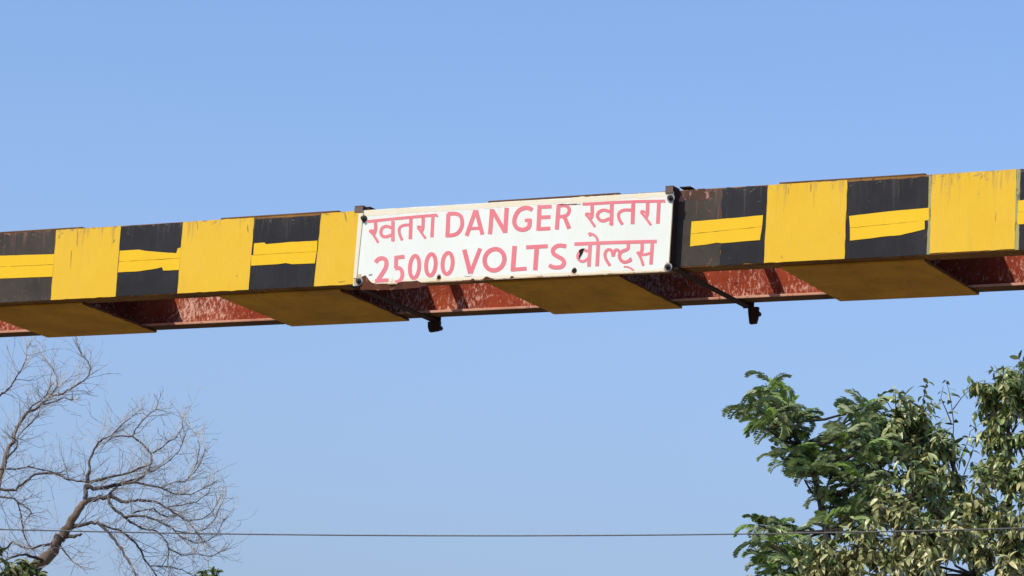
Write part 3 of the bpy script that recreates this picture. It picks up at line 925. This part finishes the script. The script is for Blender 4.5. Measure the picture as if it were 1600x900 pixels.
bark_stub = None
for bi, (d0, d1, pl) in enumerate(skel):
    mb = MB()
    n = len(pl)
    P3, rad = [], []
    for i, (x, y, w) in enumerate(pl):
        t = i/(n-1)
        dep = BT_D + d0 + (d1-d0)*t + 0.10*math.sin(3.1*t+bi)*(0 if bi == 0 else 1)
        P3.append(at(x, y, dep))
        rad.append(max(w*(0.78 if w > 9 else 0.86), 1.2)*0.5*dep/F_PX)
    # wiggle in between, so limbs are knotty rather than straight
    Q, qr = [], []
    for i in range(n-1):
        for j in range(3):
            t = j/3
            jit = rad[i]*0.35 if j else 0
            Q.append(P3[i].lerp(P3[i+1], t) + Vector((rng.gauss(0, 1), rng.gauss(0, 1), rng.gauss(0, 1)))*jit)
            qr.append((rad[i]*(1-t)+rad[i+1]*t)*rng.uniform(.92, 1.1))
    Q.append(P3[-1])
    qr.append(rad[-1])
    if bi == 0:                                             # continue the leaning trunk down to the ground
        base = Vector((bare.location.x, bare.location.y, -0.05))
        Q = [base, base.lerp(Q[0], .35)+Vector((-.08, 0, 0)), base.lerp(Q[0], .7)+Vector((-.10, .05, 0))] + Q
        qr = [.26, .19, .15] + qr
    if bi == 19:                                            # second stem also rises from the same foot
        base = Vector((bare.location.x-.25, bare.location.y+.1, -0.05))
        Q = [base, base.lerp(Q[0], .5)+Vector((-.1, .1, 0))] + Q
        qr = [.22, .14] + qr
    mb.tube(Q, qr, 7)
    local(mb, bare).build('trunk' if bi in (0, 19) else 'branch', M_BARK_DRY if bi in (0, 19) else M_BRANCH_DRY, bare, smooth=True)
    # twigs along the limb
    if bi in (15,):
        continue
    for i in range(1, n):
        seg = P3[i]-P3[i-1]
        w = pl[i][2]
        cnt = 1 if w > 8 else (4 if w > 4 else 5)
        if seg.length > .16:
            cnt += 1
        for c in range(cnt):
            if rng.random() < .16 and w > 3:
                continue
            a = P3[i-1].lerp(P3[i], rng.random())
            d = seg.normalized()*rng.uniform(.3, 1.1) + Vector((rng.uniform(-.8, .8), rng.uniform(-.8, .8), rng.uniform(-.5, .9)))
            grow(a, d, rng.uniform(.20, .46) if w > 2.6 else rng.uniform(.14, .34), rng.uniform(.0030, .0050), 0)
    if pl[-1][2] < 3:
        for c in range(5):
            d = (P3[-1]-P3[-2]).normalized() + Vector((rng.uniform(-.5, .5), rng.uniform(-.5, .5), rng.uniform(-.3, .6)))
            grow(P3[-1], d, rng.uniform(.13, .26), .005, 0)
to = local(tw, bare).build('twigs', M_TWIG_DRY, bare)
to['kind'] = 'stuff'


# ------------------------------------------------------------------ leaves
def leaf_shape(length, width, droop, fold, curl=0.0, segs=4):
    """blade along +y with folded midrib, drooping along its length: list of verts and faces"""
    vs, fs = [], []
    for i in range(segs+1):
        t = i/segs
        w = width*0.5*(math.sin(math.pi*min(1, t**0.8*0.98+.02))**0.75)*(1-.12*t)
        ang = droop*t
        y = length*(math.sin(ang)/droop if droop > 1e-3 else t)
        z = -length*((1-math.cos(ang))/droop if droop > 1e-3 else 0)
        tx = curl*t
        vs += [(-w*math.cos(tx), y, z + w*fold - w*math.sin(tx)), (0, y, z), (w*math.cos(tx), y, z + w*fold + w*math.sin(tx))]
    for i in range(segs):
        a = 3*i
        fs += [(a, a+1, a+4, a+3), (a+1, a+2, a+5, a+4)]
    return vs, fs


lr = random.Random(21)
LEAVES = [leaf_shape(lr.uniform(.085, .125), lr.uniform(.029, .043), lr.uniform(.3, 1.7), lr.uniform(.15, .5), lr.uniform(-.5, .5)) for _ in range(8)]


def frame_for(d, roll):
    """rotation taking +y to d with the blade facing up, then rolled"""
    d = d.normalized()
    x = d.cross(Vector((0, 0, 1)))
    if x.length < 1e-4:
        x = Vector((1, 0, 0))
    x.normalize()
    z = x.cross(d)
    m = Matrix((x, d, z)).transposed().to_4x4()
    return m @ Matrix.Rotation(roll, 4, 'Y')


def leaf_cluster(tip, axis, rg, n, out, scale=1.0, base_down=-.30):
    """whorl of drooping leaves round a shoot tip"""
    a = axis.normalized()
    s1 = a.orthogonal().normalized()
    s2 = a.cross(s1)
    ph = rg.random()*6.28
    for i in range(n):
        t = ph + i*2.4 + rg.uniform(-.3, .3)
        e = rg.uniform(-.15, .75)
        d = (s1*math.cos(t)+s2*math.sin(t))*1.0 + a*e + Vector((0, 0, base_down*rg.random()*2))
        p = tip - a*rg.uniform(0, .11)*scale
        M = Matrix.Translation(p) @ frame_for(d, rg.uniform(-1.0, 1.0)) @ Matrix.Scale(scale*rg.uniform(.75, 1.3), 4)
        out.append((M, rg.randrange(8)))


def view_px(p):
    d = p - Vector((0, 0, CAM_Z))
    w = d.dot(fw)
    return 800+F_PX*d.dot(rt)/w, 450-F_PX*d.dot(up)/w


def leafy(root, lst, mat, limit=300, shapes=LEAVES, single='leaf', mass='foliage'):
    """the nearest visible leaves as objects of their own, the rest as one mesh"""
    vis = []
    for i, (M, k) in enumerate(lst):
        p = M.translation
        x, y = view_px(p)
        if -5 < x < 1605 and 0 < y < 905:
            vis.append((p.y, i))
    vis.sort()
    # nearest ones, thinned so that they spread over the whole crown
    cells, chosen = {}, []
    for d_, i in vis:
        x, y = view_px(lst[i][0].translation)
        key = (int(x//14), int(y//14))
        if cells.get(key, 0) < 1:
            cells[key] = 1
            chosen.append(i)
        if len(chosen) >= limit:
            break
    chosen = set(chosen)
    meshes = []
    for k, (v, f) in enumerate(shapes):
        me = bpy.data.meshes.new(single)
        me.from_pydata(v, [], f)
        me.polygons.foreach_set('use_smooth', [True]*len(f))
        me.materials.append(mat)
        meshes.append(me)
    loc = root.location
    vs, fs, tone = [], [], []
    for i, (M, k) in enumerate(lst):
        M = Matrix.Translation(-loc) @ M
        if i in chosen:
            o = bpy.data.objects.new(single, meshes[k])
            C.objects.link(o)
            o.parent = root
            o.matrix_basis = M
            continue
        v, f = shapes[k]
        n = len(vs)
        t = (i*0.618034) % 1
        for a in v:
            q = M @ Vector(a)
            vs.append((q.x, q.y, q.z))
        tone += [t]*len(v)
        fs += [tuple(a+n for a in b) for b in f]
    if vs:
        me = bpy.data.meshes.new(mass)
        me.from_pydata(vs, [], fs)
        me.polygons.foreach_set('use_smooth', [True]*len(fs))
        at_ = me.attributes.new('tone', 'FLOAT', 'POINT')
        at_.data.foreach_set('value', tone)
        me.materials.append(mat)
        o = bpy.data.objects.new(mass, me)
        C.objects.link(o)
        o.parent = root
        o['kind'] = 'stuff'


# ------------------------------------------------------------------ broadleaf tree on the right
BL_D = 31.0
broad = tree_root('broadleaf_tree', at(1535, 900, BL_D+.5), 'big tree with drooping olive leaves at the right edge, below the beam', 'tree')
br = random.Random(77)
lumps = [  # (x, y, radius px, depth offset, clusters)
    (1405, 678, 52, .2, 34), (1385, 715, 44, .5, 22), (1440, 715, 46, .2, 24), (1450, 690, 32, .5, 12), (1368, 775, 50, .7, 30), (1425, 775, 62, -.4, 46), (1400, 840, 66, -.9, 58), (1325, 868, 52, -1.0, 44),
    (1475, 850, 60, -.8, 46), (1285, 885, 42, -1.0, 28), (1245, 905, 28, -.9, 10), (1440, 900, 80, -1.2, 60), (1350, 915, 70, -1.3, 50),
    (1550, 616, 26, .3, 18), (1584, 606, 30, .2, 24), (1622, 606, 40, .2, 28), (1590, 625, 34, .1, 22), (1562, 645, 18, .4, 8), (1574, 690, 36, .2, 30), (1560, 735, 30, 0, 22), (1590, 745, 48, -.2, 36), (1560, 800, 52, -.6, 44), (1600, 850, 60, -.7, 50),
    (1530, 860, 34, -.5, 16), (1640, 650, 50, .2, 26), (1640, 730, 60, 0, 34), (1660, 830, 70, -.4, 44), (1560, 920, 70, -.9, 44),
    (1400, 650, 34, .1, 18), (1432, 662, 34, .3, 16), (1362, 690, 26, .8, 9), (1474, 694, 22, .1, 9), (1470, 742, 34, .2, 16), (1498, 800, 28, -.2, 14), (1395, 690, 44, .2, 18),
    (1480, 785, 40, .7, 18), (1505, 820, 36, .6, 14),
    (1380, 990, 95, -1.0, 40), (1500, 1000, 95, -.8, 40), (1620, 980, 95, -.4, 40), (1290, 970, 60, -.6, 20)]
shoots, leaves, pale_leaves = [], [], []
wood = MB()
trunk_pts = [broad.location.copy()+Vector((0, 0, -.05)), at(1540, 1250, BL_D+.45), at(1530, 1000, BL_D+.4), at(1524, 900, BL_D+.35), at(1516, 825, BL_D+.3), at(1500, 760, BL_D+.3), at(1484, 712, BL_D+.35), at(1474, 690, BL_D+.4)]
wood.tube(trunk_pts, [.22, .18, .11, .055, .038, .026, .018, .011], 8)
local(wood, broad).build('trunk', M_BARK, broad, smooth=True)
limb_src = [(1524, 900, .35), (1516, 825, .3), (1500, 760, .3), (1482, 705, .35), (1528, 960, .38), (1572, 850, .3), (1578, 765, .3), (1574, 690, .3), (1580, 630, .3)]
second = MB()                                               # second leader carrying the column of leaves at the picture's edge
second.tube([at(1530, 1000, BL_D+.4), at(1556, 920, BL_D+.35), at(1572, 850, BL_D+.3), at(1578, 765, BL_D+.3), at(1574, 690, BL_D+.3), at(1580, 620, BL_D+.3)], [.08, .05, .036, .026, .018, .010], 7)
local(second, broad).build('branch', M_BARK, broad, smooth=True)
twigm = MB()
for (x, y, rad, dz, cnt) in lumps:
    c0 = at(x, y, BL_D+dz)
    sx_, sy_, sd_ = min(limb_src, key=lambda a: abs(a[0]-x)*.6+abs(a[1]-(y+45)))
    lb = MB()
    s_ = at(sx_, sy_, BL_D+sd_)
    mid = s_.lerp(c0, .5)+Vector((br.uniform(-.05, .05), br.uniform(-.1, .1), -.06))
    lb.tube([s_, mid, c0], [.015, .011, .006], 6)
    local(lb, broad).build('branch', M_BARK, broad, smooth=True)
    rr = rad*BL_D/F_PX
    for k in range(max(4, int(cnt*.34))):                   # tufts: several whorls close together, gaps between the tufts
        v = Vector((br.gauss(0, 1), br.gauss(0, 1), br.gauss(0, 1))).normalized()*(br.random()**0.4)*rr
        v.y *= 1.2
        hub = c0+v
        twigm.tube([c0+v*.1, c0+v*.6+Vector((0, 0, -.03)), hub], [.007, .005, .003], 3, cap=False)
        out = (v.normalized()*.7+Vector((0, -.15, .5))).normalized()
        for q in range(br.randint(3, 5)):
            off = Vector((br.gauss(0, 1), br.gauss(0, 1), br.gauss(0, .7)))*.052
            tip = hub+off
            twigm.tube([hub-out*.05, tip], [.004, .002], 3, cap=False)
            leaf_cluster(tip, (out+off*4).normalized(), br, br.randint(8, 12), pale_leaves if y+br.gauss(0, 25) > 805 else leaves, .92, -.75)
# leafy sprays that break the outline of every lump
for (x, y, rad, dz, cnt) in lumps:
    if y > 960:
        continue
    for k in range(2 + cnt//12):
        an = br.uniform(-.25, math.pi+.25)
        e1 = br.uniform(.95, 1.45)
        a0 = at(x, y, BL_D+dz)
        a1 = at(x+rad*e1*math.cos(an), y-rad*e1*math.sin(an), BL_D+dz+br.uniform(-.4, .4))
        md = a0.lerp(a1, .6)+Vector((0, 0, .03))
        twigm.tube([a0, md, a1], [.006, .004, .002], 3, cap=False)
        leaf_cluster(a1, (a1-md), br, br.randint(5, 9), leaves, br.uniform(.8, 1.05))
        if br.random() < .6:
            leaf_cluster(md.lerp(a1, .4), (a1-md), br, br.randint(3, 5), leaves, .95)
# airy shoots against the sky
for pts, where in (([(1484, 712), (1489, 690), (1490, 660), (1487, 635), (1483, 612), (1478, 594)], [(1, 1), (2, 2), (3, 3), (4, 3), (5, 3)]),
                   ([(1486, 660), (1478, 640), (1470, 622), (1474, 604)], [(1, 2), (2, 3), (3, 3)]),
                   ([(1440, 650), (1443, 625), (1446, 604), (1452, 595)], [(1, 2), (2, 3), (3, 5)]),
                   ([(1498, 735), (1502, 712), (1512, 690), (1516, 674), (1532, 662)], [(2, 2), (3, 4), (4, 4)]),
                   ([(1506, 742), (1516, 715), (1524, 690)], [(2, 3)]),
                   ([(1489, 640), (1502, 622), (1514, 610)], [(1, 1), (2, 2)])):
    P3 = [at(x, y, BL_D+.3) for x, y in pts]
    twigm.tube(P3, [.007-.0045*i/(len(P3)-1) for i in range(len(P3))], 4)
    for i, n in where:
        leaf_cluster(P3[i], (P3[i]-P3[i-1]), br, n, leaves, .85)
o = local(twigm, broad).build('twigs', M_BARK, broad)
o['kind'] = 'stuff'
leafy(broad, leaves, M_LEAF_OLIVE, 150)
leafy(broad, pale_leaves, M_LEAF_PALE, 150)


# ------------------------------------------------------------------ feathery tree left of it
def frond_shape(rg):
    """arching compound leaf with two rows of drooping leaflets, along +y"""
    L = rg.uniform(.27, .39)
    dr = rg.uniform(1.2, 2.3)
    n = 17
    vs, fs = [], []
    def pt(t):
        a = dr*t
        return Vector((0, L*math.sin(a)/dr, -L*(1-math.cos(a))/dr))
    for i in range(7):                                       # midrib as a thin three-sided stalk
        p = pt(i/6)
        w = .0032*(1-.7*i/6)
        vs += [(-w, p.y, p.z), (w, p.y, p.z), (0, p.y, p.z-w*1.5)]
    for i in range(6):
        a = 3*i
        fs += [(a, a+1, a+4, a+3), (a+1, a+2, a+5, a+4), (a+2, a, a+3, a+5)]
    for i in range(n):
        t = .14+.86*i/(n-1)
        p = pt(t)
        l = (.118*math.sin(math.pi*min(1, .22+.70*t))**.8+.012)*rg.uniform(.85, 1.12)
        for sd in (-1, 1):
            fwd = .55+.5*t
            hang = rg.uniform(.6, 1.5)
            d = Vector((sd, fwd, -hang*.5)).normalized()
            tipd = Vector((sd*.55, fwd*.7, -hang*1.4)).normalized()
            w = .0115
            q1 = p+d*l*.5
            q2 = q1+tipd*l*.5
            side = Vector((0, 1, .15)).normalized()
            b = len(vs)
            vs += [tuple(p), tuple(p+d*l*.25+side*w*.8), tuple(p+d*l*.25-side*w*.8), tuple(q1+side*w), tuple(q1-side*w), tuple(q2)]
            fs += [(b, b+2, b+1), (b+1, b+2, b+4, b+3), (b+3, b+4, b+5)] if sd > 0 else [(b, b+1, b+2), (b+1, b+3, b+4, b+2), (b+3, b+5, b+4)]
    return vs, fs


fr = random.Random(9)
FRONDS = [frond_shape(fr) for _ in range(8)]
FT_D = 31.0
fern = tree_root('feathery_tree', at(1310, 900, FT_D), 'dark green tree with feathery fern-like fronds, left of the olive leaved tree', 'tree')
ft = MB()
ft.tube([fern.location.copy()+Vector((0, 0, -.05)), at(1318, 1200, FT_D), at(1312, 1000, FT_D), at(1300, 900, FT_D), at(1291, 830, FT_D), at(1280, 775, FT_D), at(1270, 735, FT_D), at(1252, 695, FT_D), at(1225, 660, FT_D), at(1205, 625, FT_D)],
        [.19, .14, .09, .06, .032, .028, .024, .02, .015, .009], 8)
local(ft, fern).build('trunk', M_BARK, fern, smooth=True)
shoots = [  # (x, y, depth offset, fronds, scale)
    (1206, 598, .1, 6, .85), (1176, 650, -.1, 6, .9), (1352, 634, .2, 6, .9), (1185, 818, 0, 6, .85),
    (1197, 612, .0, 9, .95), (1212, 618, .3, 8, .9), (1185, 632, -.2, 8, .9), (1205, 650, -.3, 9, 1.0), (1230, 640, .2, 8, .95), (1222, 668, .1, 8, .9), (1195, 665, .2, 7, .9), (1240, 665, -.2, 8, .9),
    (1258, 692, .2, 8, .9), (1235, 705, -.3, 7, .85), (1262, 715, -.1, 8, .9), (1220, 712, .1, 5, .75), (1285, 715, .1, 8, .95), (1300, 740, -.1, 8, .95), (1275, 742, -.2, 7, .85), (1310, 700, .2, 8, .95),
    (1330, 672, -.2, 9, .9), (1355, 655, .3, 9, .95), (1345, 640, .4, 8, .9), (1318, 688, 0, 8, .9), (1335, 715, -.2, 8, .95), (1320, 745, .2, 8, .95), (1340, 760, 0, 8, .95), (1365, 700, .4, 8, 1.0),
    (1305, 775, .1, 6, .85), (1325, 800, .2, 8, .95), (1300, 812, -.1, 6, .8), (1340, 835, .3, 8, 1.0), (1352, 722, -.3, 7, .9), (1366, 690, -.2, 7, .9), (1346, 748, -.4, 7, .9), (1362, 772, -.3, 6, .9), (1336, 792, -.4, 7, .9), (1352, 815, -.2, 6, .85), (1378, 668, .1, 6, .85),
    (1195, 822, .0, 8, .95), (1215, 820, .3, 8, .9), (1240, 830, .1, 8, .9), (1205, 848, -.2, 8, .95), (1228, 862, 0, 8, .95), (1200, 880, .2, 8, .95), (1245, 880, -.2, 7, .9), (1220, 900, .1, 8, .95), (1190, 915, 0, 8, .95), (1270, 850, .3, 7, .85),
]
for lx, ly, lrad, ln in ((1205, 640, 42, 22), (1250, 695, 32, 14), (1300, 730, 34, 14), (1335, 690, 42, 18), (1350, 655, 26, 9), (1322, 770, 30, 12), (1275, 735, 24, 8), (1215, 850, 40, 18), (1240, 890, 36, 14), (1200, 920, 40, 10), (1320, 810, 26, 8)):
    for q in range(int(ln*.30)):
        ang, rad_ = fr.random()*6.283, lrad*fr.random()**.5
        shoots.append((lx+rad_*math.cos(ang), ly+rad_*math.sin(ang)+8, fr.uniform(-.45, .45), 5, fr.uniform(.65, .95)))
src = [(1300, 900), (1291, 830), (1280, 775), (1270, 735), (1252, 695), (1225, 660)]
fl = []
stalk = MB()
for (x, y, dz, n, sc) in shoots:
    c0 = at(x, y+3, FT_D+dz)
    a = min(src, key=lambda q: abs(q[0]-x)+abs(q[1]-y-25))
    s_ = at(a[0], a[1], FT_D)
    lb = MB()
    lb.tube([s_, s_.lerp(c0, .5)+Vector((0, 0, -.04)), c0], [.016, .012, .007], 5)
    local(lb, fern).build('branch', M_BARK, fern, smooth=True)
    ph = fr.random()*6.28
    n = max(4, n-2)
    for i in range(n):
        t = ph+i*2.4
        el = fr.uniform(.15, .95) if i > 1 else fr.uniform(.9, 1.3)
        d = Vector((math.cos(t)*math.cos(el), math.sin(t)*math.cos(el), math.sin(el)))
        M = Matrix.Translation(c0) @ frame_for(d, fr.uniform(-.4, .4)) @ Matrix.Scale(sc*fr.uniform(.72, 1.08), 4)
        fl.append((M, fr.randrange(8)))
leafy(fern, fl, M_LEAF_FERN, 300, FRONDS, 'frond', 'fronds')

# ------------------------------------------------------------------ small green crowns at the bottom left
for x0, y0, dep, spots, label in (
        (318, 960, 38.0, [(305, 897, 9), (318, 890, 10), (322, 897, 12), (335, 892, 10), (341, 888, 8), (298, 903, 9), (345, 905, 10), (325, 912, 14), (310, 920, 14), (335, 935, 14)], 'tip of a small green tree poking up below the rightmost bare twigs'),
        (40, 960, 39.0, [(18, 878, 16), (34, 874, 16), (50, 878, 14), (10, 890, 18), (28, 888, 18), (46, 890, 18), (62, 893, 14), (70, 902, 12), (-4, 851, 14), (-10, 862, 14), (2, 897, 16), (20, 902, 18), (40, 905, 18), (58, 908, 14)], 'green leafy tree top around the leaning bare trunk in the bottom left corner')):
    rt_ = tree_root('leafy_tree', at(x0, y0, dep), label, 'tree', None)
    rg = random.Random(int(x0))
    tk = MB()
    tk.tube([rt_.location.copy()+Vector((0, 0, -.05)), at(x0-4, 1150, dep), at(x0, y0, dep), at(x0+3, 915, dep)], [.10, .07, .03, .012], 6)
    local(tk, rt_).build('trunk', M_BARK, rt_, smooth=True)
    lv = []
    bm_ = MB()
    for (x, y, n) in spots:
        c0 = at(x, y, dep+rg.uniform(-.2, .2))
        bm_.tube([at(x0, y0, dep), at((x+x0)/2, (y+y0)/2+5, dep), c0], [.012, .009, .005], 4)
        leaf_cluster(c0, Vector((rg.uniform(-.4, .4), rg.uniform(-.4, .4), 1)), rg, n+4, lv, 1.1, -.3)
    local(bm_, rt_).build('branches', M_BARK, rt_)
    leafy(rt_, lv, M_LEAF_FRESH, 120)
